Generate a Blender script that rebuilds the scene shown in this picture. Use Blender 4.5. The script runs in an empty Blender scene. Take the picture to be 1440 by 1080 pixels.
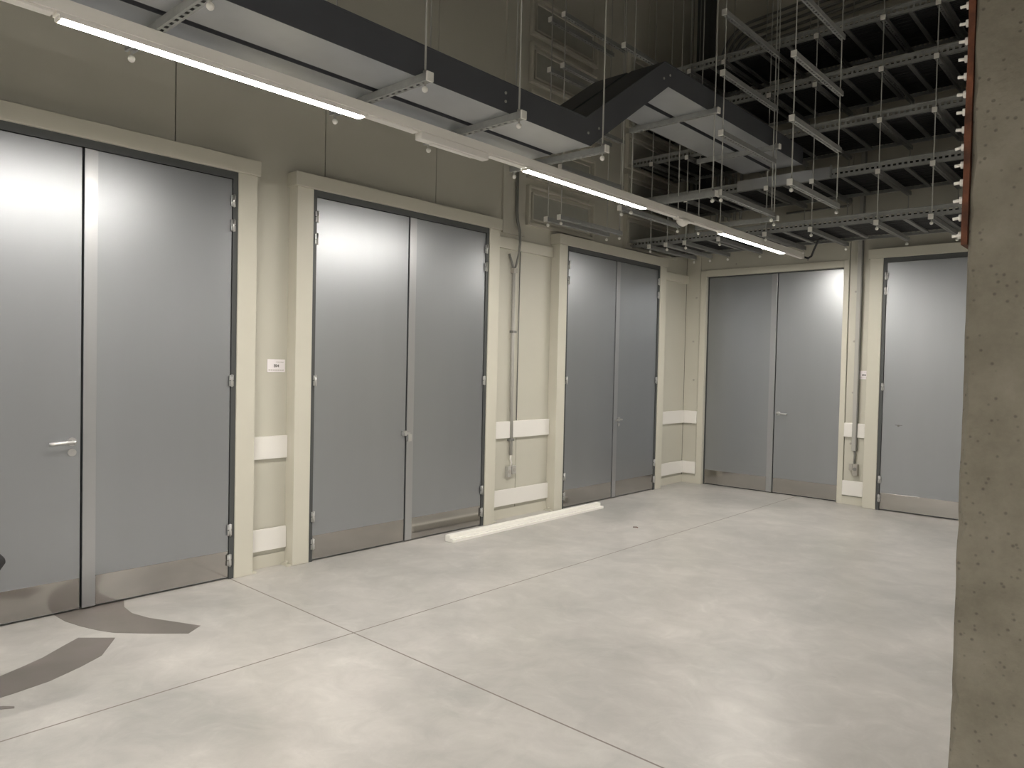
import bpy, math, random
from mathutils import Vector, Matrix
random.seed(4)
S = bpy.context.scene
COL = S.collection

# ------------------------------------------------------------------ camera, world, exposure
F_PX = 1030.56
cam_d = bpy.data.cameras.new('camera'); cam = bpy.data.objects.new('camera', cam_d); COL.objects.link(cam)
cam_d.sensor_fit = 'HORIZONTAL'; cam_d.sensor_width = 36.0; cam_d.lens = 36.0 * F_PX / 1440.0
cam_d.clip_start = 0.05; cam_d.clip_end = 100
_r = Vector((0.74178596, 0.67027641, 0.02197998)); _u = Vector((-0.03339117, 0.00417973, 0.99943362)); _f = Vector((-0.66980491, 0.74209977, -0.02548178))
cam.matrix_world = Matrix(((_r.x, _u.x, -_f.x, 0), (_r.y, _u.y, -_f.y, 0), (_r.z, _u.z, -_f.z, 1.6), (0, 0, 0, 1)))
S.camera = cam
S.view_settings.view_transform = 'Standard'; S.view_settings.look = 'None'
S.view_settings.gamma = 1.0; S.view_settings.use_curve_mapping = False
S.view_settings.exposure = 2.2
W = bpy.data.worlds.new('world'); S.world = W; W.use_nodes = True
W.node_tree.nodes['Background'].inputs[0].default_value = (0.5, 0.52, 0.55, 1)
W.node_tree.nodes['Background'].inputs[1].default_value = 0.0
LAMP = 60.0           # strength of the lit luminaires
LAMP_COL = (1.0, 0.945, 0.87)

# room numbers (metres; camera stands at x=0, y=0)
XW = -5.16            # left wall plane
XT = -5.04            # front of the door casings on it
YW = 9.36             # back wall plane
X1, Y0, ZC = 6.5, -7.0, 7.6

# ------------------------------------------------------------------ materials
def mat(name, col, rough=0.6, metal=0.0, noise=0.0, nscale=8.0, bump=0.0, bscale=40.0, aniso=0.0, spec=None, stretch=None, col2=None, rvar=0.0):
    m = bpy.data.materials.new(name); m.use_nodes = True
    nt = m.node_tree; b = nt.nodes['Principled BSDF']
    b.inputs['Base Color'].default_value = (*col, 1); b.inputs['Roughness'].default_value = rough; b.inputs['Metallic'].default_value = metal
    if spec is not None: b.inputs['Specular IOR Level'].default_value = spec
    if noise or bump or rvar:
        tc = nt.nodes.new('ShaderNodeTexCoord'); mp = nt.nodes.new('ShaderNodeMapping'); nt.links.new(tc.outputs['Object'], mp.inputs[0])
        if stretch: mp.inputs['Scale'].default_value = stretch
    if noise or rvar:
        n = nt.nodes.new('ShaderNodeTexNoise'); n.inputs['Scale'].default_value = nscale; n.inputs['Detail'].default_value = 6
        nt.links.new(mp.outputs[0], n.inputs['Vector'])
    if noise:
        r = nt.nodes.new('ShaderNodeValToRGB'); c2 = col2 or tuple(c * (1 - noise) for c in col)
        r.color_ramp.elements[0].position = 0.35; r.color_ramp.elements[1].position = 0.65
        r.color_ramp.elements[0].color = (*c2, 1); r.color_ramp.elements[1].color = (*col, 1)
        nt.links.new(n.outputs['Fac'], r.inputs[0]); nt.links.new(r.outputs[0], b.inputs['Base Color'])
    if rvar:
        mr = nt.nodes.new('ShaderNodeMapRange'); mr.inputs['To Min'].default_value = rough - rvar; mr.inputs['To Max'].default_value = rough + rvar
        nt.links.new(n.outputs['Fac'], mr.inputs[0]); nt.links.new(mr.outputs[0], b.inputs['Roughness'])
    if bump:
        n2 = nt.nodes.new('ShaderNodeTexNoise'); n2.inputs['Scale'].default_value = bscale; n2.inputs['Detail'].default_value = 5
        nt.links.new(mp.outputs[0], n2.inputs['Vector'])
        bp = nt.nodes.new('ShaderNodeBump'); bp.inputs['Strength'].default_value = bump; bp.inputs['Distance'].default_value = 0.01
        nt.links.new(n2.outputs['Fac'], bp.inputs['Height']); nt.links.new(bp.outputs[0], b.inputs['Normal'])
    return m

def emit(name, col, s):
    m = bpy.data.materials.new(name); m.use_nodes = True
    b = m.node_tree.nodes['Principled BSDF']; b.inputs['Base Color'].default_value = (0.8, 0.8, 0.8, 1)
    b.inputs['Emission Color'].default_value = (*col, 1); b.inputs['Emission Strength'].default_value = s
    return m

M = {}
M['wall'] = mat('cream_panel', (0.55, 0.535, 0.46), 0.5, noise=0.04, nscale=1.5)
M['casing'] = mat('cream_casing', (0.60, 0.58, 0.495), 0.45, noise=0.03, nscale=3)
M['board'] = mat('white_board', (0.80, 0.78, 0.74), 0.45)
M['gap'] = mat('dark_gap', (0.05, 0.048, 0.04), 0.8)
M['leaf'] = mat('brushed_steel', (0.395, 0.412, 0.43), 0.36, 0.88, noise=0.05, nscale=2.2, rvar=0.02, bump=0.02, bscale=300, stretch=(1, 1, 0.1))
M['kick'] = mat('kick_steel', (0.43, 0.412, 0.39), 0.13, 0.92, noise=0.05, nscale=4)
M['astragal'] = mat('aluminium_strip', (0.48, 0.49, 0.50), 0.33, 0.88)
M['frame'] = mat('dark_grey_frame', (0.085, 0.09, 0.09), 0.45, 0.3)
M['chrome'] = mat('satin_chrome', (0.62, 0.62, 0.61), 0.28, 0.85)
M['galv'] = mat('galvanised_steel', (0.37, 0.38, 0.37), 0.5, 0.35, noise=0.12, nscale=25)
M['galv_shaded'] = mat('shaded_zinc', (0.27, 0.275, 0.265), 0.6, 0.3, noise=0.12, nscale=25)  # galvanised steel again, with the shade inside the ladder rack put into its colour
M['duct'] = mat('galvanised_sheet', (0.58, 0.595, 0.62), 0.40, 0.9, noise=0.10, nscale=3, rvar=0.05)
M['duct_dark'] = mat('dark_grey_sheet', (0.10, 0.106, 0.12), 0.5, 0.3, noise=0.08, nscale=3)  # darker tone for the sides and lids of the ducts
M['rod'] = mat('zinc_rod', (0.40, 0.40, 0.375), 0.5, 0.3)
M['cap'] = mat('white_plastic_cap', (0.86, 0.85, 0.80), 0.4)
M['white'] = mat('white_lacquer', (0.80, 0.78, 0.74), 0.4)
M['lampbody'] = mat('pale_grey_trunking', (0.80, 0.78, 0.73), 0.45)
M['diffuser'] = emit('lit_diffuser', LAMP_COL, LAMP*0.72)
M['diffuser_hall'] = emit('lit_diffuser_hall', LAMP_COL, LAMP*1.42)
M['black'] = mat('black_rubber', (0.012, 0.012, 0.014), 0.6, bump=0.2, bscale=60)
M['pipe'] = mat('grey_pvc', (0.20, 0.20, 0.185), 0.5)
M['pipe_light'] = mat('light_grey_pvc', (0.42, 0.41, 0.38), 0.5)
M['socket'] = mat('grey_socket_plastic', (0.38, 0.36, 0.32), 0.5)
M['sign'] = mat('white_sign', (0.86, 0.82, 0.84), 0.35)
M['ink'] = mat('dark_ink', (0.07, 0.06, 0.055), 0.6)
M['inkl'] = mat('grey_ink', (0.36, 0.33, 0.30), 0.6)
M['rust'] = mat('rusty_steel', (0.16, 0.055, 0.025), 0.75, 0.2, noise=0.6, nscale=18, bump=0.4, bscale=60)
M['hatchdark'] = mat('grey_seal_board', (0.40, 0.40, 0.35), 0.6, noise=0.1, nscale=6)
M['profile'] = mat('white_profile', (0.90, 0.89, 0.83), 0.4)
M['patch'] = mat('brown_grey_patch', (0.185, 0.16, 0.148), 0.38, noise=0.12, nscale=5, col2=(0.16, 0.145, 0.13))
M['ceil'] = mat('dark_ceiling', (0.06, 0.06, 0.055), 0.9)
M['far'] = mat('grey_far_wall', (0.21, 0.21, 0.205), 0.8, noise=0.1, nscale=0.7)

def floor_mat():
    m = bpy.data.materials.new('power_floated_concrete'); m.use_nodes = True
    nt = m.node_tree; b = nt.nodes['Principled BSDF']; L = nt.links.new
    def N(t, **k):
        n = nt.nodes.new(t)
        for a, v in k.items(): n.inputs[a.replace('_', ' ')].default_value = v
        return n
    tc = N('ShaderNodeTexCoord')
    n1 = N('ShaderNodeTexNoise', Scale=0.8, Detail=8.0, Roughness=0.6, Distortion=0.4)
    n2 = N('ShaderNodeTexNoise', Scale=4.5, Detail=8.0, Roughness=0.65, Distortion=0.8)
    n3 = N('ShaderNodeTexNoise', Scale=70.0, Detail=4.0)
    for n in (n1, n2, n3): L(tc.outputs['Object'], n.inputs['Vector'])
    r1 = nt.nodes.new('ShaderNodeValToRGB'); e = r1.color_ramp.elements
    e[0].position = 0.36; e[0].color = (0.385, 0.377, 0.358, 1); e[1].position = 0.64; e[1].color = (0.54, 0.518, 0.492, 1)
    L(n1.outputs['Fac'], r1.inputs[0])
    r2 = nt.nodes.new('ShaderNodeValToRGB'); e = r2.color_ramp.elements
    e[0].position = 0.36; e[1].position = 0.78; e.new(0.58)
    for k_, (p_, c_) in enumerate(((0.36, 0.88), (0.58, 1.0), (0.76, 1.16))): r2.color_ramp.elements[k_].position = p_; r2.color_ramp.elements[k_].color = (c_, c_, c_*0.995, 1)
    L(n2.outputs['Fac'], r2.inputs[0])
    mx = nt.nodes.new('ShaderNodeMix'); mx.data_type = 'RGBA'; mx.blend_type = 'MULTIPLY'; mx.inputs['Factor'].default_value = 1
    L(r1.outputs[0], mx.inputs['A']); L(r2.outputs[0], mx.inputs['B'])
    # saw-cut joints: one across (y = 2.575), one along (x = -3.55)
    sp = nt.nodes.new('ShaderNodeSeparateXYZ'); L(tc.outputs['Object'], sp.inputs[0])
    def line(sock, at, w):
        s = nt.nodes.new('ShaderNodeMath'); s.operation = 'SUBTRACT'; s.inputs[1].default_value = at; L(sock, s.inputs[0])
        a = nt.nodes.new('ShaderNodeMath'); a.operation = 'ABSOLUTE'; L(s.outputs[0], a.inputs[0])
        c = nt.nodes.new('ShaderNodeMath'); c.operation = 'LESS_THAN'; c.inputs[1].default_value = w; L(a.outputs[0], c.inputs[0]); return c
    la = line(sp.outputs['Y'], 2.58, 0.005); lb = line(sp.outputs['X'], -3.545, 0.005)
    mm = nt.nodes.new('ShaderNodeMath'); mm.operation = 'MAXIMUM'; L(la.outputs[0], mm.inputs[0]); L(lb.outputs[0], mm.inputs[1])
    mj = nt.nodes.new('ShaderNodeMix'); mj.data_type = 'RGBA'; L(mm.outputs[0], mj.inputs['Factor']); L(mx.outputs['Result'], mj.inputs['A'])
    mj.inputs['B'].default_value = (0.17, 0.14, 0.12, 1)
    L(mj.outputs['Result'], b.inputs['Base Color'])
    mr = nt.nodes.new('ShaderNodeMapRange'); mr.inputs['To Min'].default_value = 0.30; mr.inputs['To Max'].default_value = 0.44; L(n2.outputs['Fac'], mr.inputs[0]); L(mr.outputs[0], b.inputs['Roughness'])
    bp = nt.nodes.new('ShaderNodeBump'); bp.inputs['Strength'].default_value = 0.06; bp.inputs['Distance'].default_value = 0.01
    L(n3.outputs['Fac'], bp.inputs['Height']); L(bp.outputs[0], b.inputs['Normal'])
    return m
M['floor'] = floor_mat()

def concrete_mat():
    m = bpy.data.materials.new('cast_concrete'); m.use_nodes = True
    nt = m.node_tree; b = nt.nodes['Principled BSDF']; L = nt.links.new
    tc = nt.nodes.new('ShaderNodeTexCoord')
    n1 = nt.nodes.new('ShaderNodeTexNoise'); n1.inputs['Scale'].default_value = 5.0; n1.inputs['Detail'].default_value = 10; n1.inputs['Roughness'].default_value = 0.7
    v = nt.nodes.new('ShaderNodeTexVoronoi'); v.inputs['Scale'].default_value = 38.0; v.inputs['Randomness'].default_value = 1.0
    n2 = nt.nodes.new('ShaderNodeTexNoise'); n2.inputs['Scale'].default_value = 22.0; n2.inputs['Detail'].default_value = 8
    for n in (n1, v, n2): L(tc.outputs['Object'], n.inputs['Vector'])
    r = nt.nodes.new('ShaderNodeValToRGB'); e = r.color_ramp.elements
    e[0].position = 0.3; e[0].color = (0.12, 0.108, 0.08, 1); e[1].position = 0.68; e[1].color = (0.20, 0.184, 0.145, 1)
    L(n1.outputs['Fac'], r.inputs[0])
    pit = nt.nodes.new('ShaderNodeMapRange'); pit.inputs['From Min'].default_value = 0.08; pit.inputs['From Max'].default_value = 0.2
    pit.inputs['To Min'].default_value = 0.62; pit.inputs['To Max'].default_value = 1.0; L(v.outputs['Distance'], pit.inputs[0])
    mx = nt.nodes.new('ShaderNodeMix'); mx.data_type = 'RGBA'; mx.blend_type = 'MULTIPLY'; mx.inputs['Factor'].default_value = 1
    L(r.outputs[0], mx.inputs['A']); L(pit.outputs[0], mx.inputs['B']); L(mx.outputs['Result'], b.inputs['Base Color'])
    b.inputs['Roughness'].default_value = 0.85
    ad = nt.nodes.new('ShaderNodeMath'); ad.operation = 'MULTIPLY'; L(pit.outputs[0], ad.inputs[0]); L(n2.outputs['Fac'], ad.inputs[1])
    bp = nt.nodes.new('ShaderNodeBump'); bp.inputs['Strength'].default_value = 0.8; bp.inputs['Distance'].default_value = 0.01
    L(ad.outputs[0], bp.inputs['Height']); L(bp.outputs[0], b.inputs['Normal'])
    return m
M['concrete'] = concrete_mat()

# ------------------------------------------------------------------ mesh helpers
class MB:
    def __init__(s): s.v = []; s.f = []; s.sm = []
    def box(s, a, b):
        x0, x1 = sorted((a[0], b[0])); y0, y1 = sorted((a[1], b[1])); z0, z1 = sorted((a[2], b[2])); n = len(s.v)
        s.v += [(x0,y0,z0),(x1,y0,z0),(x1,y1,z0),(x0,y1,z0),(x0,y0,z1),(x1,y0,z1),(x1,y1,z1),(x0,y1,z1)]
        s.f += [tuple(n+i for i in q) for q in ((0,3,2,1),(4,5,6,7),(0,1,5,4),(1,2,6,5),(2,3,7,6),(3,0,4,7))]; s.sm += [False]*6
        return s
    def hexa(s, p):            # eight corners: bottom four, top four, counter-clockwise
        n = len(s.v); s.v += [tuple(q) for q in p]
        s.f += [tuple(n+i for i in q) for q in ((0,3,2,1),(4,5,6,7),(0,1,5,4),(1,2,6,5),(2,3,7,6),(3,0,4,7))]; s.sm += [False]*6
        return s
    def tube(s, pts, r, seg=10, caps=True):
        pts = [Vector(p) for p in pts]; n0 = len(s.v); up = None
        for i, p in enumerate(pts):
            d = (pts[min(i+1, len(pts)-1)] - pts[max(i-1, 0)]).normalized()
            if up is None: up = Vector((0,0,1)) if abs(d.z) < 0.9 else Vector((1,0,0))
            a = d.cross(up).normalized(); bb = a.cross(d).normalized(); up = bb
            rr = r[i] if isinstance(r, (list, tuple)) else r
            for k in range(seg):
                t = 2*math.pi*k/seg; q = p + a*(math.cos(t)*rr) + bb*(math.sin(t)*rr); s.v.append(tuple(q))
        for i in range(len(pts)-1):
            for k in range(seg):
                k2 = (k+1) % seg
                s.f.append((n0+i*seg+k, n0+i*seg+k2, n0+(i+1)*seg+k2, n0+(i+1)*seg+k)); s.sm.append(True)
        if caps:
            s.f.append(tuple(n0+k for k in range(seg))[::-1]); s.sm.append(False)
            m = n0+(len(pts)-1)*seg; s.f.append(tuple(m+k for k in range(seg))); s.sm.append(False)
        return s
    def sphere(s, c, r, seg=10, rings=6, sc=(1,1,1)):
        n0 = len(s.v)
        for i in range(rings+1):
            ph = math.pi*i/rings
            for k in range(seg):
                t = 2*math.pi*k/seg
                s.v.append((c[0]+r*sc[0]*math.sin(ph)*math.cos(t), c[1]+r*sc[1]*math.sin(ph)*math.sin(t), c[2]+r*sc[2]*math.cos(ph)))
        for i in range(rings):
            for k in range(seg):
                k2 = (k+1) % seg; s.f.append((n0+i*seg+k, n0+(i+1)*seg+k, n0+(i+1)*seg+k2, n0+i*seg+k2)); s.sm.append(True)
        return s
    def prism(s, poly, axis, a, b):   # poly in the two other axes
        n = len(s.v); m = len(poly)
        def P(q, h):
            if axis == 0: return (h, q[0], q[1])
            if axis == 1: return (q[0], h, q[1])
            return (q[0], q[1], h)
        s.v += [P(q, a) for q in poly] + [P(q, b) for q in poly]
        s.f.append(tuple(range(n, n+m))[::-1]); s.f.append(tuple(range(n+m, n+2*m))); s.sm += [False, False]
        for i in range(m):
            j = (i+1) % m; s.f.append((n+i, n+j, n+m+j, n+m+i)); s.sm.append(False)
        return s
    def build(s, name, m, parent=None, bevel=0.0, label=None):
        me = bpy.data.meshes.new(name); me.from_pydata(s.v, [], s.f); me.validate()
        for p, q in zip(me.polygons, s.sm): p.use_smooth = q
        import bmesh
        bm = bmesh.new(); bm.from_mesh(me); bmesh.ops.recalc_face_normals(bm, faces=bm.faces); bm.to_mesh(me); bm.free()
        me.materials.append(m)
        o = bpy.data.objects.new(name, me); COL.objects.link(o)
        if parent is not None:
            o.parent = parent; o.location = -Vector(parent.get('_base', (0, 0, 0)))
        if bevel:
            bv = o.modifiers.new('bevel', 'BEVEL'); bv.width = bevel; bv.segments = 2; bv.limit_method = 'ANGLE'
        if label: o['label'] = label
        return o
def root_loc(o):
    while o.parent: o = o.parent
    return o
def empty(name, loc, rz=0.0):
    o = bpy.data.objects.new(name, None); COL.objects.link(o); o.location = loc; o.rotation_euler = (0, 0, rz); o.empty_display_size = 0.1
    return o
def tag(o, label=None, cat=None, group=None, kind=None):
    if label: o['label'] = label
    if cat: o['category'] = cat
    if group: o['group'] = group
    if kind: o['kind'] = kind
    return o
def copy_tree(o, parent=None):
    c = o.copy(); COL.objects.link(c)
    if parent is not None: c.parent = parent
    for ch in list(o.children): copy_tree(ch, c)
    return c
def box(a, b): return MB().box(a, b)

# ------------------------------------------------------------------ room shell
tag(box((XW-0.1, Y0, -0.2), (X1, YW+0.3, 0)).build('floor', M['floor']), 'grey power-floated concrete floor with two crossing saw-cut joints', 'floor', kind='structure')
tag(box((XW-0.3, Y0-0.2, ZC), (X1+0.2, YW+0.3, ZC+0.2)).build('ceiling', M['ceil']), 'dark ceiling far above the hung cable racks', 'ceiling', kind='structure')
tag(box((X1, Y0-0.2, 0), (X1+0.2, YW+0.3, ZC)).build('wall_right', M['far']), 'grey wall far to the right', 'wall', kind='structure')
tag(box((XW-0.3, Y0-0.2, 0), (X1, Y0, ZC)).build('wall_rear', M['far']), 'grey wall behind the viewer', 'wall', kind='structure')

DOORS_L = [(0.47, 2.75), (3.08, 5.36), (6.32, 8.60)]        # casing outer edges along y
def dspan(a): return a + 0.145, a + 2.28 - 0.145             # opening between the jambs

# left wall: 1.2 m wide panels with fine joints, openings left for the doors
mb = MB(); G = 0.004
cuts = [Y0] + [Y0 + 0.0]
ys = [2.2 + 1.2*k for k in range(-8, 7)]; ys = [y for y in ys if Y0 < y < YW]
bounds = [Y0] + ys + [YW]
def wall_boxes(mb, u0, u1, doors, top, mk):
    """fill one panel u0..u1 leaving out door openings up to z 2.95"""
    mk(mb, u0, u1, 2.95, top)
    segs = [(u0, u1)]
    for a, b in doors:
        n = []
        for s0, s1 in segs:
            if b <= s0 or a >= s1: n.append((s0, s1)); continue
            if a > s0: n.append((s0, a))
            if b < s1: n.append((b, s1))
        segs = n
    for s0, s1 in segs:
        if s1 - s0 > 0.004: mk(mb, s0, s1, 0, 2.95)
open_l = [(dspan(a)[0] - 0.01, dspan(a)[1] + 0.01) for a, b in DOORS_L]
for i in range(len(bounds)-1):
    wall_boxes(mb, bounds[i] + G, bounds[i+1] - G, open_l, ZC, lambda m, a, b, z0, z1: m.box((XW-0.08, a, z0), (XW, b, z1)))
wl = mb.build('wall_left', M['wall']); tag(wl, 'left cream wall of tall flat panels with fine vertical joints', 'wall', kind='structure')
box((XW-0.3, Y0, 0), (XW-0.085, YW+0.1, ZC)).build('joint_backing', M['gap'], wl)
# slightly proud closing strip between second and third door, above head height
box((XW, 5.50, 2.96), (XW+0.025, 5.84, ZC)).build('closing_strip', M['wall'], wl)
# horizontal lip between the casings
for a, b in ((5.37, 6.31), (8.61, YW)):
    m_ = MB(); poly = [(XW, 2.80), (XW+0.035, 2.80), (XW+0.035, 2.905), (XW+0.03, 2.915), (XW, 2.915)]
    m_.prism(poly, 1, a, b).build('wall_lip', M['casing'], wl)

# back wall with two door openings
D4 = (-4.85, -3.03); D5 = (-2.70, -0.42)
op5 = (D5[0] + 0.145, D5[1] - 0.145)
mb = MB()
bx = [XW, D4[0]-0.09, D4[1]+0.07, -1.2, 0.0, 1.2, 2.4, 3.6, 4.8, X1]
for i in range(len(bx)-1):
    def mk(m, a, b, z0, z1): m.box((a, YW, z0), (b, YW+0.08, z1))
    u0, u1 = bx[i] + 0.003, bx[i+1] - 0.003
    mk(mb, u0, u1, 2.95, ZC)
    segs = [(u0, u1)]
    for a, b in ((D4[0], D4[1]), (op5[0]-0.01, op5[1]+0.01)):
        n = []
        for s0, s1 in segs:
            if b <= s0 or a >= s1: n.append((s0, s1)); continue
            if a > s0: n.append((s0, a))
            if b < s1: n.append((b, s1))
        segs = n
    for s0, s1 in segs:
        if s1 - s0 > 0.004: mk(mb, s0, s1, 0, 2.95)
mb.box((D4[0], YW, 2.885), (D4[1], YW+0.08, 2.95))
wb = mb.build('wall_back', M['wall']); tag(wb, 'cream panelled back wall with the two far doors', 'wall', kind='structure')
box((XW-0.1, YW+0.085, 0), (X1, YW+0.3, ZC)).build('joint_backing', M['gap'], wb)
mb = MB()
for x, z in ((-5.0, 2.60), (-5.03, 1.99), (-5.01, 1.45), (-5.03, 0.84), (-4.42, 3.03), (-3.47, 3.01), (-2.885, 2.58), (-2.885, 1.98), (-2.88, 1.36), (-2.885, 0.74)):
    MB().tube([(x, YW, z), (x, YW-0.008, z)], 0.013, 10).build('fixing_screw', M['socket'], wb)
# base profile strips at the foot of the walls
for nm, a, b in (('baseboard_left', (2.752, 3.078), None), ('baseboard_left', (5.362, 6.318), None), ('baseboard_left', (8.602, YW), None), ('baseboard_back', None, (XW, D4[0]-0.012)), ('baseboard_back', None, (D4[1]+0.012, D5[0]-0.002))):
    if a: o = box((XW, a[0], 0), (XW+0.012, a[1], 0.10)).build(nm, M['casing'])
    else: o = box((b[0]+0.013, YW-0.012, 0), (b[1], YW, 0.10)).build(nm, M['casing'])
    tag(o, 'low cream base strip at the foot of the wall', 'baseboard', kind='structure')

# ------------------------------------------------------------------ doors
# local frame of a door: u along the wall, w out of the wall (towards the room), z up
def frame_left(y0):  return lambda u, w, z: (XT + w, y0 + u, z)
def frame_back(x0, yf): return lambda u, w, z: (x0 + u, yf - w, z)
def lbox(T, a, b):
    return box(T(*a), T(*b))
def tube_l(T, pts, r, seg=12): return MB().tube([T(*p) for p in pts], r, seg)

def lever(T, u, z, w0, side, parent, name='handle'):
    h = tube_l(T, [(u, w0, z), (u, w0+0.012, z)], 0.026, 20)
    h.tube([T(u, w0+0.01, z), T(u, w0+0.05, z)], 0.011, 12)
    h.tube([T(u, w0+0.052, z), T(u+side*0.03, w0+0.056, z+0.001), T(u+side*0.11, w0+0.054, z-0.004), T(u+side*0.135, w0+0.045, z-0.006)], 0.0105, 12)
    h.sphere(T(u, w0+0.052, z), 0.013)
    return h.build(name, M['chrome'], parent)

def hinge(T, u, z, w, parent):
    h = tube_l(T, [(u, w-0.004, z-0.045), (u, w-0.004, z+0.045)], 0.0075, 12)
    h.box(T(u-0.016, w-0.016, z-0.04), T(u+0.016, w-0.009, z-0.003)).box(T(u-0.016, w-0.016, z+0.003), T(u+0.016, w-0.009, z+0.04))
    return h.build('hinge', M['chrome'], parent)

def door(idx, T, label, width=2.28, casing=True, w_leaf=-0.02, opening=None, gap=None, astragal='right', kick=True, handle=None, head=True):
    d = empty('door_%d' % idx, (0, 0, 0)); tag(d, label, 'door', kind='structure')
    j = 0.145
    if casing:
        for u0 in (0, width - j):
            lbox(T, (u0, -0.12, 0), (u0 + j, 0, 2.945)).build('jamb_casing', M['casing'], d, 0.004)
        lbox(T, (-0.018, -0.12, 2.945), (width + 0.018, 0.015, 3.055)).build('head_casing', M['casing'], d, 0.004)
        u0, u1 = j, width - j
    else:
        u0, u1 = opening
    ft = 0.036 if casing else 0.012
    lf = w_leaf
    # dark steel frame lining
    f = MB(); zt = 2.945 if casing else 2.885
    f.box(T(u0, lf-0.09, 0), T(u0+ft, lf+0.008, zt)); f.box(T(u1-ft, lf-0.09, 0), T(u1, lf+0.008, zt)); f.box(T(u0+ft, lf-0.09, zt-(0.052 if casing else 0.01)), T(u1-ft, lf+0.008, zt))
    f.box(T(u0+ft, lf-0.09, 0), T(u1-ft, lf-0.06, zt-0.05))
    f.build('steel_frame', M['frame'], d)
    a0, a1 = u0 + ft + 0.004, u1 - ft - 0.004; ztop = zt - (0.056 if casing else 0.014)
    g = gap if gap is not None else (a0 + a1)/2
    leaves = []
    for (l0, l1) in ((a0, g - 0.006), (g + 0.006, a1)):
        lo = lbox(T, (l0, lf-0.045, 0.012), (l1, lf, ztop)).build('door_leaf', M['leaf'], d, 0.002); leaves.append(lo)
        if kick:
            k0, k1 = l0 + 0.002, l1 - 0.002
            if astragal == 'right' and l0 > g - 0.01: k0 = g + 0.085
            if astragal == 'left' and l1 < g + 0.01: k1 = g - 0.085
            lbox(T, (k0, lf, 0.016), (k1, lf+0.002, 0.205)).build('kick_plate', M['kick'], lo, 0.0012, 'warm polished steel kick plate along the foot of the leaf')
    # overlapping closing strip on one leaf
    if astragal == 'right': lbox(T, (g+0.006, lf+0.0005, 0.012), (g+0.082, lf+0.007, ztop)).build('astragal', M['astragal'], leaves[1], 0.001)
    else: lbox(T, (g-0.082, lf+0.0005, 0.012), (g-0.006, lf+0.007, ztop)).build('astragal', M['astragal'], leaves[0], 0.001)
    if casing:
        for uu in (u0 + ft + 0.001, u1 - ft - 0.001):
            for z in (2.735, 2.56, 1.445, 0.36, 0.14): hinge(T, uu, z, lf+0.026, d)
    return d, leaves, g, lf

# door 1
T = frame_left(0.47)
d, lv, g, lf = door(1, T, 'nearest grey steel double door on the left, with a lever handle', gap=1.597-0.47)
h = lever(T, g-0.055, 1.066, lf, -1, lv[0]); 
tube_l(T, [(g-0.055, lf, 1.0), (g-0.055, lf+0.01, 1.0)], 0.024, 20).box(T(g-0.059, lf+0.010, 0.992), T(g-0.051, lf+0.0115, 1.008)).build('lock_rose', M['chrome'], lv[0])
# door 2
T = frame_left(3.08)
d, lv, g, lf = door(2, T, 'second grey steel double door on the left wall, with a square latch', gap=4.208-3.08)
hb = lbox(T, (g-0.05, lf, 0.955), (g-0.01, lf+0.03, 1.0)); hb.box(T(g-0.002, lf+0.006, 0.905), T(g+0.04, lf+0.04, 0.968)); hb.box(T(g-0.048, lf+0.03, 0.965), T(g+0.02, lf+0.042, 0.985))
hb.build('latch_handle', M['chrome'], lv[0], 0.003)
# door 3
T = frame_left(6.32)
d, lv, g, lf = door(3, T, 'third and farthest grey steel double door on the left wall', gap=7.455-6.32)
lever(T, g+0.12, 0.965, lf, -1, lv[1])
tube_l(T, [(g+0.12, lf, 0.90), (g+0.12, lf+0.01, 0.90)], 0.022, 16).build('lock_rose', M['chrome'], lv[1])
# door 4 (set back in the back wall, flush cream surround)
T = frame_back(D4[0], YW+0.055)
d, lv, g, lf = door(4, T, 'wide grey steel double door in the back wall by the corner', casing=False, w_leaf=0.0, opening=(0, D4[1]-D4[0]), gap=-3.865-D4[0], astragal='left')
lever(T, g+0.055, 1.05, lf, 1, lv[1])
fr = MB(); 
fr.box((D4[0]-0.085, YW-0.014, 0), (D4[0]-0.002, YW-0.0005, 2.97)); fr.box((D4[1]+0.002, YW-0.014, 0), (D4[1]+0.065, YW-0.0005, 2.97)); fr.box((D4[0]-0.002, YW-0.014, 2.887), (D4[1]+0.002, YW-0.0005, 2.97))
fr.build('flat_surround', M['casing'], d, 0.002)
# door 5
T = frame_back(D5[0], YW-0.12)
d, lv, g, lf = door(5, T, 'grey steel double door in the back wall, half hidden by the concrete pillar', astragal='left')
tube_l(T, [(0.36, lf, 1.0), (0.36, lf+0.003, 1.0)], 0.012, 16).box(T(0.325, lf+0.001, 1.003), T(0.40, lf+0.005, 1.010)).build('flush_pull', M['pipe'], lv[0], label='small grey flush pull')

# small base clips at the feet of the casings
for y in (2.77, 3.06, 5.39, 6.29):
    o = MB().box((XW+0.012, y-0.018, 0.0), (XT-0.01, y+0.018, 0.012)).tube([(XT-0.05, y, 0.012), (XT-0.05, y, 0.035)], 0.009, 8).build('floor_clip', M['casing'])
    tag(o, {2.77: 'small cream floor clip at the right foot of the nearest door casing', 3.06: 'small cream floor clip at the left foot of the second door casing', 5.39: 'small cream floor clip at the right foot of the second door casing', 6.29: 'small cream floor clip at the left foot of the third door casing'}[y], 'clip')

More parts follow.
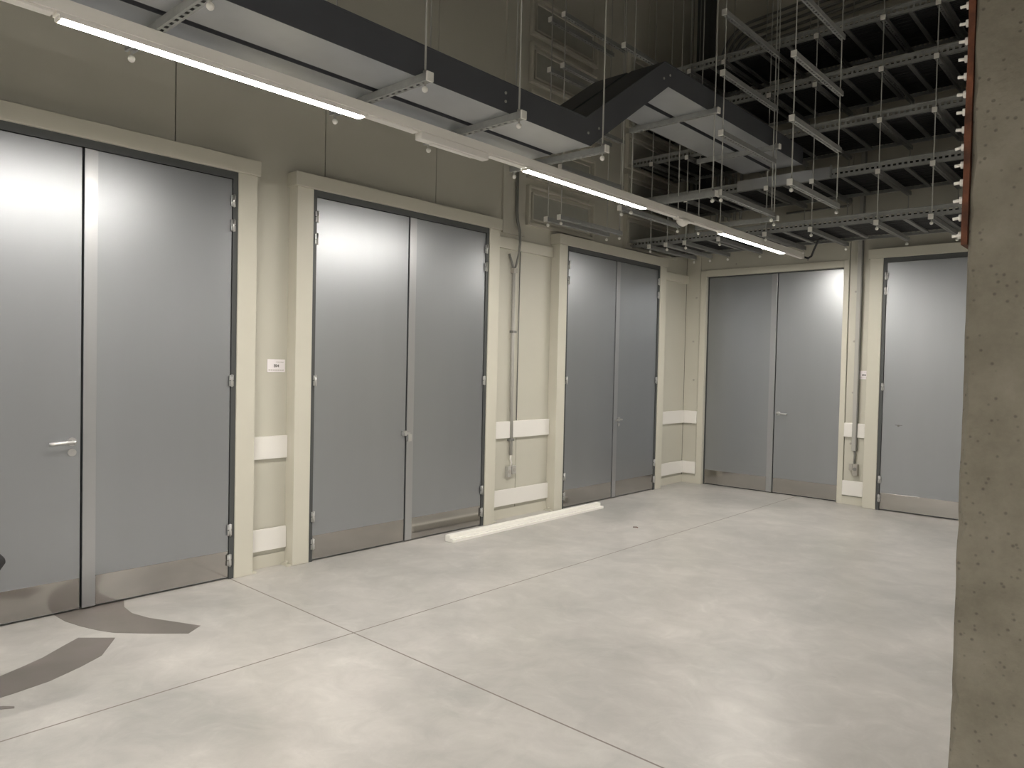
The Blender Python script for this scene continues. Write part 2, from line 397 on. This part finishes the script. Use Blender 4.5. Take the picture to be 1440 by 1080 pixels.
# ------------------------------------------------------------------ white impact boards
def board(a, b, label):
    o = box(a, b).build('impact_board', M['board'], None, 0.004); tag(o, label, 'wall board', 'white impact boards on the walls')
    return o
for (y0, y1, nm) in ((2.752, 3.078, 'between the nearest and second door'), (5.362, 6.318, 'between the second and third door'), (8.602, YW-0.001, 'on the left wall beside the corner')):
    board((XW+0.001, y0, 0.84), (XW+0.028, y1, 1.015), 'upper white impact board ' + nm)
    board((XW+0.013, y0, 0.135), (XW+0.03, y1, 0.305), 'lower white impact board ' + nm)
board((XW+0.03, YW-0.028, 0.84), (D4[0]-0.088, YW-0.001, 1.015), 'upper white impact board between the corner and the wide back door')
board((XW+0.03, YW-0.03, 0.135), (D4[0]-0.088, YW-0.013, 0.305), 'lower white impact board between the corner and the wide back door')
board((D4[1]+0.067, YW-0.028, 0.82), (-2.865, YW-0.001, 0.99), 'upper white impact board left of the conduit between the back doors')
board((-2.815, YW-0.028, 0.82), (D5[0]-0.003, YW-0.001, 0.99), 'upper white impact board right of the conduit between the back doors')
board((D4[1]+0.067, YW-0.03, 0.11), (D5[0]-0.003, YW-0.013, 0.29), 'lower white impact board between the two back doors')

# ------------------------------------------------------------------ signs
def sign(loc, rz, w, h, label):
    t = empty('room_sign', loc, rz); tag(t, label, 'sign')
    # local: x to the right, z up, faces -y
    MB().box((-w/2, -0.006, -h/2), (w/2, 0, h/2)).build('plate', M['sign'], t, 0.001)
    cu = bpy.data.curves.new('room_number', 'FONT'); cu.body = 'E04'; cu.size = h*0.30; cu.align_x = 'CENTER'; cu.align_y = 'CENTER'; cu.extrude = 0.0006; cu.offset = 0.0008
    to = bpy.data.objects.new('tmp', cu); COL.objects.link(to)
    dg = bpy.context.evaluated_depsgraph_get(); me = bpy.data.meshes.new_from_object(to.evaluated_get(dg)); bpy.data.objects.remove(to)
    me.materials.clear(); me.materials.append(M['ink'])
    o = bpy.data.objects.new('room_number', me); COL.objects.link(o); o.parent = t; o.rotation_euler = (math.pi/2, 0, 0); o.location = (0.0, -0.0068, -0.002)
    m = MB()
    for k in range(5): m.box((w*(0.0+0.085*k), -0.0066, h*0.27), (w*(0.0+0.085*k)+w*0.06, -0.006, h*0.31))
    m.build('heading_line', M['inkl'], t); m = MB()
    for k in range(7): m.box((-w*0.44+w*0.127*k, -0.0066, -h*0.37), (-w*0.44+w*0.127*k+w*0.1, -0.006, -h*0.31))
    m.build('small_print', M['inkl'], t)
sign((XW+0.001, 2.985, 1.557), math.pi/2, 0.15, 0.098, 'small white room sign on the left wall between the two nearest doors')
sign((-2.758, YW-0.001, 1.576), 0, 0.105, 0.10, 'small white room sign beside the grey conduit on the back wall')

# ------------------------------------------------------------------ conduits and sockets
def thing(name, label, cat, group=None, loc=(0, 0, 0)):
    return tag(empty(name, loc), label, cat, group)
c = thing('wall_conduit', 'grey conduit with kinked top running down the wall between second and third door', 'conduit')
xa = XW + 0.030
MB().tube([(xa+0.015, 5.68, 4.2), (xa+0.02, 5.68, 3.2), (xa+0.035, 5.675, 3.1), (xa+0.05, 5.70, 2.98), (xa+0.05, 5.705, 2.86), (xa+0.045, 5.70, 2.77), (xa+0.01, 5.70, 2.65), (xa, 5.675, 2.57)], [0.017]*3+[0.014]*2+[0.011]*3, 10).build('upper_pipe', M['pipe'], c)
MB().tube([(xa, 5.675, 2.60), (xa, 5.69, 0.66)], 0.018, 12).build('pipe', M['pipe_light'], c)
MB().tube([(xa, 5.60, 2.75), (xa, 5.635, 2.68), (xa, 5.67, 2.60)], 0.011, 8).build('branch_pipe', M['pipe'], c)
MB().box((XW+0.001, 5.655, 2.56), (XW+0.05, 5.71, 2.61)).build('junction_clip', M['socket'], c)
for z in (1.95, 0.82): MB().box((XW+0.001, 5.66, z-0.012), (XW+0.052, 5.715, z+0.012)).build('pipe_clip', M['pipe'], c)
MB().tube([(xa, 5.69, 0.68), (xa, 5.684, 0.62), (xa, 5.70, 0.58), (xa, 5.69, 0.545)], 0.010, 8).build('flexible_lead', M['white'], c)
o = MB().tube([(XW+0.012, 5.79, 2.795), (XW+0.012, 5.785, 1.02)], 0.006, 6).build('thin_cable', M['pipe']); tag(o, 'thin grey cable running straight down beside the conduit on the left wall', 'cable')
s_ = thing('socket_box', 'small double grey socket box under the conduit on the left wall', 'socket')
MB().box((XW+0.001, 5.635, 0.43), (XW+0.045, 5.69, 0.545)).box((XW+0.001, 5.70, 0.46), (XW+0.045, 5.765, 0.545)).build('housing', M['pipe_light'], s_, 0.004)
MB().tube([(XW+0.045, 5.662, 0.49), (XW+0.05, 5.662, 0.49)], 0.02, 14).build('socket_face', M['socket'], s_)
MB().tube([(XW+0.045, 5.732, 0.503), (XW+0.05, 5.732, 0.503)], 0.02, 14).build('socket_face', M['socket'], s_)

c = thing('wall_conduit', 'straight dark grey cable channel on the back wall between the two back doors', 'conduit')
MB().box((-2.862, YW-0.05, 0.66), (-2.818, YW-0.001, 5.0)).build('channel', M['pipe_light'], c, 0.003)
MB().box((-2.818, YW-0.046, 0.66), (-2.808, YW-0.001, 5.0)).build('channel_edge', M['pipe'], c)
MB().tube([(-2.835, YW-0.02, 0.68), (-2.828, YW-0.02, 0.6), (-2.832, YW-0.02, 0.49)], 0.012, 8).build('flexible_lead', M['pipe'], c)
s_ = thing('socket_box', 'grey socket box hanging under the cable channel on the back wall', 'socket')
MB().box((-2.885, YW-0.055, 0.42), (-2.845, YW-0.001, 0.50)).box((-2.843, YW-0.055, 0.36), (-2.785, YW-0.001, 0.50)).build('housing', M['socket'], s_, 0.005)
MB().tube([(-2.814, YW-0.055, 0.44), (-2.814, YW-0.062, 0.44)], 0.021, 14).build('socket_face', M['pipe'], s_)

# bundle of conduits bending along the back wall high above the doors
def arc(cx, cz, r, a0, a1, n=10): return [(cx + r*math.cos(a0+(a1-a0)*k/n), cz + r*math.sin(a0+(a1-a0)*k/n)) for k in range(n+1)]
for k in range(5):
    r = 0.12 + 0.085*k
    pts = [(-4.25 - r, 3.62)] + [(-4.25 - r, 5.75)] + arc(-4.25, 5.75, r, math.pi, math.pi/2) + [(-0.6, 5.75 + r + 0.25)]
    o = MB().tube([(x, YW-0.035, z) for x, z in pts], 0.019, 8).build('bent_conduit', M['pipe'])
    tag(o, ['innermost', 'second innermost', 'middle', 'second outermost', 'outermost'][k] + ' of the nested conduits bending right high on the back wall', 'conduit', 'nested conduits high on the back wall')
for k in range(2):
    z0 = 3.62 + 0.17*k
    pts = [(-3.75, z0), (-3.02, z0)] + [(-3.02 + 0.055*math.sin(t*math.pi/8), z0 + 0.055 - 0.055*math.cos(t*math.pi/8)) for t in range(1, 8)] + [(-3.02, z0+0.11), (-3.35, z0+0.11)]
    o = MB().tube([(x, YW-0.03, z) for x, z in pts], 0.014, 8).build('looped_conduit', M['pipe'])
    tag(o, ('lower' if k == 0 else 'upper') + ' hairpin conduit on the back wall above the wide door', 'conduit')
o = box((-5.02, YW-0.16, 3.75), (-4.82, YW-0.001, ZC-0.001)).build('riser_duct', M['frame'], None, 0.004); tag(o, 'dark square riser duct climbing the back wall near the corner', 'duct')

# ------------------------------------------------------------------ wall hatches (stepped frames where racks pass the left wall)
lev = [1.6 + 7.8*(0.1938 + 0.064*k) for k in range(5)]      # rack levels
HN = ['lowest', 'second lowest', 'middle', 'second highest', 'highest']
def hatch(y0, y1, z0, z1, label):
    t = thing('wall_hatch', label, 'hatch', 'wall hatches for the cable racks')
    def ring(a, b, c_, d_, w, x1, name, m):
        mm = MB(); mm.box((XW+0.001, a, c_), (x1, a+w, d_)); mm.box((XW+0.001, b-w, c_), (x1, b, d_)); mm.box((XW+0.001, a+w, c_), (x1, b-w, c_+w)); mm.box((XW+0.001, a+w, d_-w), (x1, b-w, d_)); mm.build(name, m, t, 0.002)
    ring(y0, y1, z0, z1, 0.03, XW+0.05, 'outer_frame', M['casing'])
    ring(y0+0.075, y1-0.075, z0+0.06, z1-0.06, 0.018, XW+0.035, 'inner_frame', M['wall'])
    box((XW+0.001, y0+0.03, z0+0.03), (XW+0.012, y1-0.03, z1-0.03)).build('infill', M['wall'], t)
    box((XW+0.013, y0+0.095, z0+0.08), (XW+0.018, y1-0.095, z1-0.08)).build('seal_board', M['hatchdark'], t)
for k in range(5):
    z = lev[k] - 0.02
    hatch(5.87, 7.05, z, z+0.42, HN[k] + ' stepped wall hatch above the third door')
    hatch(7.72, 9.0, z, z+0.42, HN[k] + ' stepped wall hatch on the left wall close to the corner')

# ------------------------------------------------------------------ trapeze frames: two threaded rods carrying slotted channels
def channel_mesh(mb, L, w=0.041, h=0.041, pitch=0.05):
    """slotted channel along local y from 0..L, underside at z=0"""
    t = 0.0025
    mb.box((-w/2, 0, 0), (-w/2+t, L, h)); mb.box((w/2-t, 0, 0), (w/2, L, h))
    mb.box((-w/2+t, 0, h-t), (-w/2+0.010, L, h)); mb.box((w/2-0.010, 0, h-t), (w/2-t, L, h))
    mb.box((-w/2+t, 0, 0), (-0.0075, L, t)); mb.box((0.0075, 0, 0), (w/2-t, L, t))
    n = int(L/pitch); p = L/n
    for i in range(n): mb.box((-0.0075, i*p, 0), (0.0075, i*p+p*0.45, t))
    return mb
# shared channel: with slotted side so holes read from the front too
def side_slots(mb, L, w=0.041, h=0.041, pitch=0.05):
    return mb
def trapeze(name, loc, rz, L, levels, rod_top, label, group, rod_in=0.03, cap_box=0.046, cm='galv'):
    """local +y runs from the near rod to the far rod; levels = underside z of each channel"""
    t = empty(name, loc, rz); tag(t, label, 'hanger', group)
    zb = min(levels)
    for y in (rod_in, L-rod_in):
        MB().tube([(0, y, zb-0.035), (0, y, rod_top)], 0.0055, 8).build('threaded_rod', M['rod'], t)
        MB().sphere((0, y, zb-0.036), 0.0165, 12, 8).build('rod_cap', M['cap'], t)
    for z in levels:
        ch = MB(); channel_mesh(ch, L, h=0.041)
        ch.v = [(a, b, c_+z) for a, b, c_ in ch.v]; co = ch.build('channel', M[cm], t)
        for y in (-0.006,):
            MB().box((-cap_box/2, y-0.006, z-0.004), (cap_box/2, y+0.006, z+0.046)).build('end_cap', M['cap'], co, 0.003)
        for y in (rod_in, L-rod_in):
            MB().tube([(0, y, z+0.042), (0, y, z+0.058)], 0.012, 6).build('nut', M['rod'], co)
    return t
RT = ZC - 0.001
# across the corridor, carrying the pair of cable ducts: x from -2.90 to -3.73
TY = [1.375, 2.51, 3.24, 4.09, 5.68, 6.95]
names = ['leftmost trapeze hanger under the duct pair', 'second trapeze hanger from the left under the duct pair', 'third trapeze hanger from the left under the duct pair', 'trapeze hanger under the duct pair just before the ramp', 'trapeze hanger carrying the raised duct pair right after the ramp', 'trapeze hanger carrying the raised duct pair near its far end']
ZL = 3.048; ZU = 3.735
for i, y in enumerate(TY):
    lv_ = [ZL] if i < 4 else [ZL, ZU]
    trapeze('duct_hanger', (-2.885, y, 0), math.pi/2, 0.86, lv_, RT, names[i], 'trapeze hangers along the light line')
# first rack line (empty channels) y 5.75..6.85
LV = [z - 0.045 for z in lev]
stA = [(-4.77, 5, 'double trapeze frame nearest the left wall, its left member'), (-4.60, 5, 'double trapeze frame nearest the left wall, its right member'), (-3.88, 4, 'empty trapeze frame hanging just left of the raised duct pair'), (-3.42, 0, ''), (-2.885, 4, 'empty trapeze frame crossing in front of the raised duct pair'), (-2.29, 4, 'rightmost empty trapeze frame, beside the end of the raised ducts')]
for x, n, lb in stA:
    if not n: continue
    L_ = [z for z in LV[:n]]
    if x == -3.88: L_ = [LV[0], LV[3]]
    if x == -2.885: L_ = LV[:4]
    trapeze('rod_hanger', (x, 5.745, 0), 0, 1.10, L_, RT, lb, 'empty trapeze frames in front of the ladder rack')
# second line carries the ladders y 7.78..8.92
stB = [-4.81, -4.33, -3.9, -3.36, -2.87, -2.23, -1.75, -1.25, -0.75]
ordn = ['first', 'second', 'third', 'fourth', 'fifth', 'sixth', 'seventh', 'eighth', 'ninth']
for i, x in enumerate(stB):
    trapeze('rod_hanger', (x, 7.775, 0), 0, 1.16, LV, RT, ordn[i] + ' ladder-carrying trapeze frame from the left, standing before the back wall', 'trapeze frames carrying the cable ladders', cm='galv_shaded')

trapeze('rod_hanger', (-4.58, 7.775, 0), 0, 1.16, [LV[0]], RT, 'extra single-level frame hanging between the two leftmost ladder-carrying frames', 'trapeze frames carrying the cable ladders', cm='galv')

# ------------------------------------------------------------------ cable ladders
def rail(mb, x0, x1, y, z, h=0.10, t=0.004, inner=1):
    mb.box((x0, y, z), (x1, y+t, z+0.034)); mb.box((x0, y, z+0.060), (x1, y+t, z+h))
    p = 0.05; n = int((x1-x0)/p)
    for i in range(n): mb.box((x0+i*p, y, z+0.034), (x0+i*p+0.022, y+t, z+0.060))
    mb.box((x0, y, z), (x1, y+inner*0.022, z+0.003)); mb.box((x0, y, z+h-0.003), (x1, y+inner*0.022, z+h))
    mb.box((x0, y-inner*0.006, z+h-0.010), (x1, y, z+h))
    return mb
for k in range(5):
    t = thing('cable_ladder', HN[k] + ' perforated cable ladder of the stacked rack before the back wall', 'cable ladder', 'stacked cable ladders')
    z = LV[k] + 0.0415; x0, x1 = XW+0.02, -0.3
    rail(MB(), x0, x1, 7.86, z).build('side_rail', M['galv'], t)
    rail(MB(), x0, x1, 8.84, z, inner=-1).build('side_rail', M['galv'], t)
    x = x0 + 0.12
    while x < x1:
        box((x-0.02, 7.87, z+0.012), (x+0.02, 8.835, z+0.03)).build('rung', M['galv_shaded'], t); x += 0.30

# black cable mats added to darken the gaps in the ladders
for k in range(5):
    z = LV[k] + 0.0415 + 0.031; m = MB(); y = 7.90; i = 0
    while y < 8.82:
        r = random.uniform(0.010, 0.016); x = XW + 0.03; pts = []
        ph = random.uniform(0, 6)
        while x < -0.3: pts.append((x, y + 0.006*math.sin(x*2.1+ph), z + r + 0.0005)); x += 0.4
        m.tube(pts, r, 6); y += 2*r + random.choice((0.0, 0.0, 0.002, 0.012)); i += 1
    o = m.build('gap_dark_cables', M['black']); tag(o, 'black cables added to darken the gaps in the ' + HN[k] + ' ladder', 'cables', kind='stuff')

# plate closing the end of the raised ducts on the second ladder
t = thing('junction_plate', 'plain steel plate where the raised ducts meet the second lowest ladder', 'plate')
zq = LV[1] + 0.0415
box((-3.72, 7.832, zq+0.001), (-2.70, 7.846, zq+0.118)).build('plate', M['duct'], t, 0.001)
box((-2.70, 7.80, zq+0.001), (-2.692, 7.846, zq+0.13)).build('end_flange', M['galv'], t)

# ------------------------------------------------------------------ pair of cable ducts
def duct(x0, x1, label):
    t = thing('cable_duct', label, 'cable duct', 'pair of parallel galvanised cable ducts')
    zb, zt = 3.0895, 3.262; zb2, zt2 = 3.7765, 3.949
    ya, y1, y2, ye = Y0+0.3, 4.03, 5.02, 7.78
    prof_b = [(ya, zb), (y1, zb), (y2, zb2), (ye, zb2)]; prof_t = [(ya, zt), (y1-0.055, zt), (y2-0.055, zt2), (ye, zt2)]
    m = MB()
    for i in range(3):
        (a, za), (b, zb_) = prof_b[i], prof_b[i+1]; (c_, zc), (d_, zd) = prof_t[i], prof_t[i+1]
        m.hexa([(x0, a, za), (x1, a, za), (x1, b, zb_), (x0, b, zb_), (x0, c_, zc), (x1, c_, zc), (x1, d_, zd), (x0, d_, zd)])
    # joint straps
    m.build('duct_body', M['duct'], t)
    l = MB()
    for i in range(3):
        (c_, zc), (d_, zd) = prof_t[i], prof_t[i+1]
        l.hexa([(x0-0.004, c_, zc-0.004), (x1+0.004, c_, zc-0.004), (x1+0.004, d_, zd-0.004), (x0-0.004, d_, zd-0.004), (x0-0.004, c_, zc+0.006), (x1+0.004, c_, zc+0.006), (x1+0.004, d_, zd+0.006), (x0-0.004, d_, zd+0.006)])
    l.build('duct_lid', M['duct_dark'], t)
    for xs0, xs1 in ((x0-0.0035, x0-0.0005), (x1+0.0005, x1+0.0035)):
        sp_ = MB()
        for i in range(3):
            (a, za), (b, zb_) = prof_b[i], prof_b[i+1]; (c_, zc), (d_, zd) = prof_t[i], prof_t[i+1]
            sp_.hexa([(xs0, a, za), (xs1, a, za), (xs1, b, zb_), (xs0, b, zb_), (xs0, c_, zc-0.005), (xs1, c_, zc-0.005), (xs1, d_, zd-0.005), (xs0, d_, zd-0.005)])
        sp_.build('side_plate', M['duct_dark'], t, label='dark blue-grey side plate')
    for y, z in ((4.0, 3.17), (4.12, 3.23), (4.95, 3.82), (5.04, 3.87), (3.18, 3.15), (3.18, 3.2)):
        MB().tube([(x1, y, z), (x1+0.008, y, z)], 0.009, 8).build('bolt', M['rod'], t)
duct(-3.275, -2.975, 'right one of the two grey cable ducts, nearer the room, with a ramp in it')
duct(-3.625, -3.325, 'left one of the two grey cable ducts, above the light line')

# ------------------------------------------------------------------ light line
XL = -3.42
tr = thing('light_trunking', 'long pale grey light trunking running along under the cable ducts', 'light trunking')
box((XL-0.032, Y0+0.4, 2.990), (XL+0.032, 9.02, 3.0475)).build('rail_body', M['lampbody'], tr, 0.002)
lit = [(-4.88, -3.40), (-1.95, -0.45), (0.99, 2.48), (3.88, 5.42), (6.86, 8.42)]
lab = ['lit lamp module behind the viewer, far back in the line', 'lit lamp module behind the viewer in the line', 'nearest lit white lamp strip, longest in view at upper left', 'middle lit white lamp strip, above the second and third door', 'farthest lit white lamp strip, shortest, near the back wall']
for (a, b), lb in zip(lit, lab):
    t = thing('lamp_module', lb, 'lamp', 'lit lamp modules of the light line')
    MB().box((XL-0.030, a-0.02, 2.980), (XL+0.030, b+0.02, 2.9895)).box((XL-0.0315, a-0.012, 2.965), (XL-0.029, b+0.012, 2.980)).box((XL+0.029, a-0.012, 2.965), (XL+0.0315, b+0.012, 2.980)).build('module_base', M['white'], t)
    pr = [(XL-0.0285, 2.9795), (XL-0.0285, 2.9648), (XL-0.027, 2.9636), (XL+0.027, 2.9636), (XL+0.0285, 2.9648), (XL+0.0285, 2.9795)]
    MB().prism(pr, 1, a, b).build('diffuser', M['diffuser'], t)
    for y in (a-0.012, b+0.003):
        MB().box((XL-0.028, y, 2.962), (XL+0.028, y+0.009, 2.9795)).build('end_piece', M['white'], t, 0.002)
blank = [(-3.37, -1.98), (-0.42, 0.96), (2.51, 2.88), (3.50, 3.85), (5.45, 5.95), (6.28, 6.83), (8.45, 9.02)]
bl = ['behind the viewer', 'left of the nearest lit strip', 'right of the nearest lit strip', 'left of the middle lit strip', 'right of the middle lit strip', 'between the sensor dome and the farthest lit strip', 'at the far end of the light line']
for (a, b), lb in zip(blank, bl):
    o = box((XL-0.026, a, 2.978), (XL+0.026, b, 2.9895)).build('blank_cover', M['white'], None, 0.002); tag(o, 'unlit white blank cover ' + lb, 'cover', 'blank covers of the light line')
t = thing('emergency_light', 'unlit slim white emergency module protruding under the light trunking', 'emergency light')
box((XL-0.030, 2.90, 2.945), (XL+0.030, 3.48, 2.9895)).build('housing', M['white'], t, 0.004)
box((XL-0.020, 3.0, 2.939), (XL+0.020, 3.36, 2.945)).build('lens', M['board'], t)
t = thing('presence_sensor', 'white half-dome presence sensor under the light trunking', 'sensor')
box((XL-0.030, 5.97, 2.970), (XL+0.030, 6.26, 2.9895)).build('sensor_base', M['white'], t, 0.003)
m = MB(); m.tube([(XL, 6.10, 2.972), (XL, 6.10, 2.962), (XL, 6.10, 2.948), (XL, 6.10, 2.932), (XL, 6.10, 2.92)], [0.062, 0.060, 0.052, 0.036, 0.012], 20); m.build('dome', M['white'], t)

# second light line of the hall, outside the view on the right
tr = thing('light_trunking', 'pale light trunking on the far right side of the hall outside the view', 'light trunking')
XR = 3.2
box((XR-0.032, Y0+0.4, 2.990), (XR+0.032, 9.0, 3.0475)).build('rail_body', M['lampbody'], tr)
for y in (-5.5, -2.0, 1.5, 5.0, 8.5):
    MB().tube([(XR, y, 3.047), (XR, y, ZC)], 0.005, 6).build('suspension_rod', M['rod'], tr)
for a in (-5.0, -2.1, 0.8, 3.7, 6.6):
    t = thing('lamp_module', ['rearmost', 'second', 'third', 'fourth', 'farthest'][[-5.0, -2.1, 0.8, 3.7, 6.6].index(a)] + ' lit lamp module of the right light line outside the view', 'lamp', 'lamp modules of the right light line')
    MB().box((XR-0.030, a-0.02, 2.980), (XR+0.030, a+1.52, 2.9895)).box((XR-0.0315, a-0.012, 2.965), (XR-0.029, a+1.51, 2.980)).box((XR+0.029, a-0.012, 2.965), (XR+0.0315, a+1.51, 2.980)).build('module_base', M['white'], t)
    MB().prism([(q[0]-XL+XR, q[1]) for q in pr], 1, a, a+1.5).build('diffuser', M['diffuser_hall'], t)

for a in (-5.4, -2.9):  # unseen strip lamps added to brighten the pillar and the near floor
    t = thing('fill_lamp', ('rearmost' if a < -4 else 'nearer') + ' added fill lamp, unseen behind the viewer', 'lamp')
    XC = 0.3
    MB().box((XC-0.035, a, 2.985), (XC+0.035, a+1.6, 3.04)).build('housing', M['white'], t)
    box((XC-0.029, a+0.03, 2.975), (XC+0.029, a+1.57, 2.9845)).build('diffuser', M['diffuser_hall'], t)
    for y in (a+0.2, a+1.4): MB().tube([(XC, y, 3.04), (XC, y, ZC)], 0.004, 6).build('suspension_rod', M['rod'], t)

# black feed cable drooping from the rack to the end of the light line
pts = []
for i in range(15):
    s = i/14.0; y = 9.0 - 1.1*s; z = 3.03 + 0.10*s - 0.13*math.sin(math.pi*s)*(1-0.3*s); pts.append((-3.42 + 0.55*s, y, z))
o = MB().tube([(-3.42, 9.034, 3.02), (-3.40, 9.06, 3.0), (-3.36, 9.06, 2.985), (-3.28, 8.95, 2.99), (-3.18, 8.75, 3.03), (-3.08, 8.55, 3.06), (-3.0, 8.4, 3.085), (-2.92, 8.35, 3.09)], 0.012, 8).build('feed_cable', M['black']); tag(o, 'black feed cable looping from the ladder rack to the end of the light line', 'cable')

# ------------------------------------------------------------------ concrete pillar with rusty edge strip
PX, PY = -0.428, 2.30
import bmesh
def pillar():
    nz = 160; v = []; f = []
    ring = []
    for iz in range(nz+1):
        z = (ZC-0.001)*iz/nz
        e = 0.004*math.sin(z*9.3) + 0.003*math.sin(z*31.7+1) + random.uniform(-0.002, 0.004)
        if random.random() < 0.10: e += random.uniform(0.004, 0.012)
        lean = -0.0048*(z-1.6)*0
        x0 = PX + lean
        pts = [(x0+0.010+e, PY), (0.55, PY), (0.55, PY+0.6), (x0, PY+0.6), (x0+0.001, PY+0.012+e)]
        ring.append([(x, y, z) for x, y in pts])
    for r in ring: v += r
    n = 5
    for iz in range(nz):
        for k in range(n):
            k2 = (k+1) % n; f.append((iz*n+k, iz*n+k2, (iz+1)*n+k2, (iz+1)*n+k))
    f.append(tuple(range(n))[::-1]); f.append(tuple(nz*n+k for k in range(n)))
    m = MB(); m.v = v; m.f = f; m.sm = [False]*len(f); return m
o = pillar().build('concrete_pillar', M['concrete']); tag(o, 'rough pitted concrete pillar closing the view on the right', 'pillar')
t = thing('edge_strip', 'rusty brown steel strip with projecting bolts on the left face of the concrete pillar', 'steel strip')
m = MB(); zs = [1.955 + 0.05*k for k in range(60)]
vv = []
for z in zs:
    e = random.uniform(-0.0015, 0.0015); vv.append([(PX-0.001, PY+0.004, z), (PX-0.017+e, PY+0.004, z), (PX-0.017+e, PY+0.11, z), (PX-0.001, PY+0.11, z)])
for r in vv: m.v += r
for i in range(len(vv)-1):
    for k in range(4):
        k2 = (k+1) % 4; m.f.append((i*4+k, i*4+k2, (i+1)*4+k2, (i+1)*4+k)); m.sm.append(False)
m.f.append((3, 2, 1, 0)); m.f.append(tuple(len(m.v)-4+k for k in range(4))); m.sm += [False]*2
m.build('strip', M['rust'], t)
z = 1.985
while z < 4.8:
    b_ = MB().tube([(PX-0.017, PY+0.03, z), (PX-0.027, PY+0.03, z)], 0.010, 6); b_.tube([(PX-0.027, PY+0.03, z), (PX-0.042, PY+0.03, z+random.uniform(-0.003, 0.003))], 0.0045, 8)
    b_.build('bolt', M['white'], t); z += 0.0482

# ------------------------------------------------------------------ things on the floor
# white L-shaped profile lying along the wall
t = empty('white_profile', (-4.77, 4.50, 0)); tag(t, 'long white stepped profile lying on the floor before the second and third doors', 'profile')
t.rotation_euler = (0, 0, math.radians(0.6))
MB().prism([(-0.062, 0.0005), (0.045, 0.0005), (0.045, 0.028), (0.0, 0.028), (0.0, 0.06), (-0.062, 0.06)], 1, 0.0, 2.36).build('bar', M['profile'], t, 0.003)
MB().prism([(0.001, 0.0285), (0.030, 0.0285), (0.030, 0.034), (0.001, 0.034)], 1, 0.0, 2.30).build('lip', M['white'], t)
# small crumbs
o = MB().tube([(-3.98, 6.27, 0.004), (-3.95, 6.29, 0.006), (-3.93, 6.28, 0.004)], 0.004, 6).build('cable_scrap', M['rust']); tag(o, 'tiny reddish scrap lying on the floor before the third door', 'scrap')
# flat dark brown-grey patches lying on the floor
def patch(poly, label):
    m = MB(); m.prism(poly, 2, 0.0003, 0.0014); o = m.build('floor_patch', M['patch']); tag(o, label, 'floor film')
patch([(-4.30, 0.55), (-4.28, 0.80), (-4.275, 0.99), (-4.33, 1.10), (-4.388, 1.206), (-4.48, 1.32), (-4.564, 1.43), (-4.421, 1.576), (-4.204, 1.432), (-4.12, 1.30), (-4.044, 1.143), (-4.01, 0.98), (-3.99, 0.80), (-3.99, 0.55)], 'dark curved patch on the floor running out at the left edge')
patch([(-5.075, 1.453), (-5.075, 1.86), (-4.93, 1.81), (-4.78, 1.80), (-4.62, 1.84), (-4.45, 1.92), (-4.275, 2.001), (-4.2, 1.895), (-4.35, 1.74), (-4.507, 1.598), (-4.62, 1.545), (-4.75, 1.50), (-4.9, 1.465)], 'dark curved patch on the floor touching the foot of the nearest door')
patch([(-3.93, 0.86), (-3.87, 0.90), (-3.84, 0.945), (-3.86, 0.95), (-3.90, 0.915)], 'small dark patch on the floor at the left edge, in front of the curved patch')
# black bag at the left edge
b_ = MB(); prof = [(0.0, 0.20), (0.10, 0.24), (0.30, 0.28), (0.52, 0.33), (0.60, 0.36), (0.655, 0.397), (0.675, 0.397), (0.73, 0.35), (0.86, 0.28), (1.0, 0.22), (1.05, 0.12)]
t = empty('black_bag', (-3.9, 0.53, 0)); tag(t, 'black angular bag standing at the left edge of the view', 'bag')
for i, (z, r) in enumerate(prof):
    for k in range(6):
        a = math.radians(90 + 60*k); b_.v.append((0.6*r*math.cos(a), r*math.sin(a), z))
for i in range(len(prof)-1):
    for k in range(6):
        k2 = (k+1) % 6; b_.f.append((i*6+k, i*6+k2, (i+1)*6+k2, (i+1)*6+k)); b_.sm.append(False)
b_.f.append(tuple(range(6))[::-1]); b_.f.append(tuple(len(b_.v)-6+k for k in range(6))); b_.sm += [False]*2
b_.build('bag_body', M['black'], t, 0.01)
MB().tube([(0, -0.10, 1.04), (0, -0.09, 1.12), (0, 0.09, 1.12), (0, 0.10, 1.04)], 0.012, 8).build('carry_handle', M['black'], t)
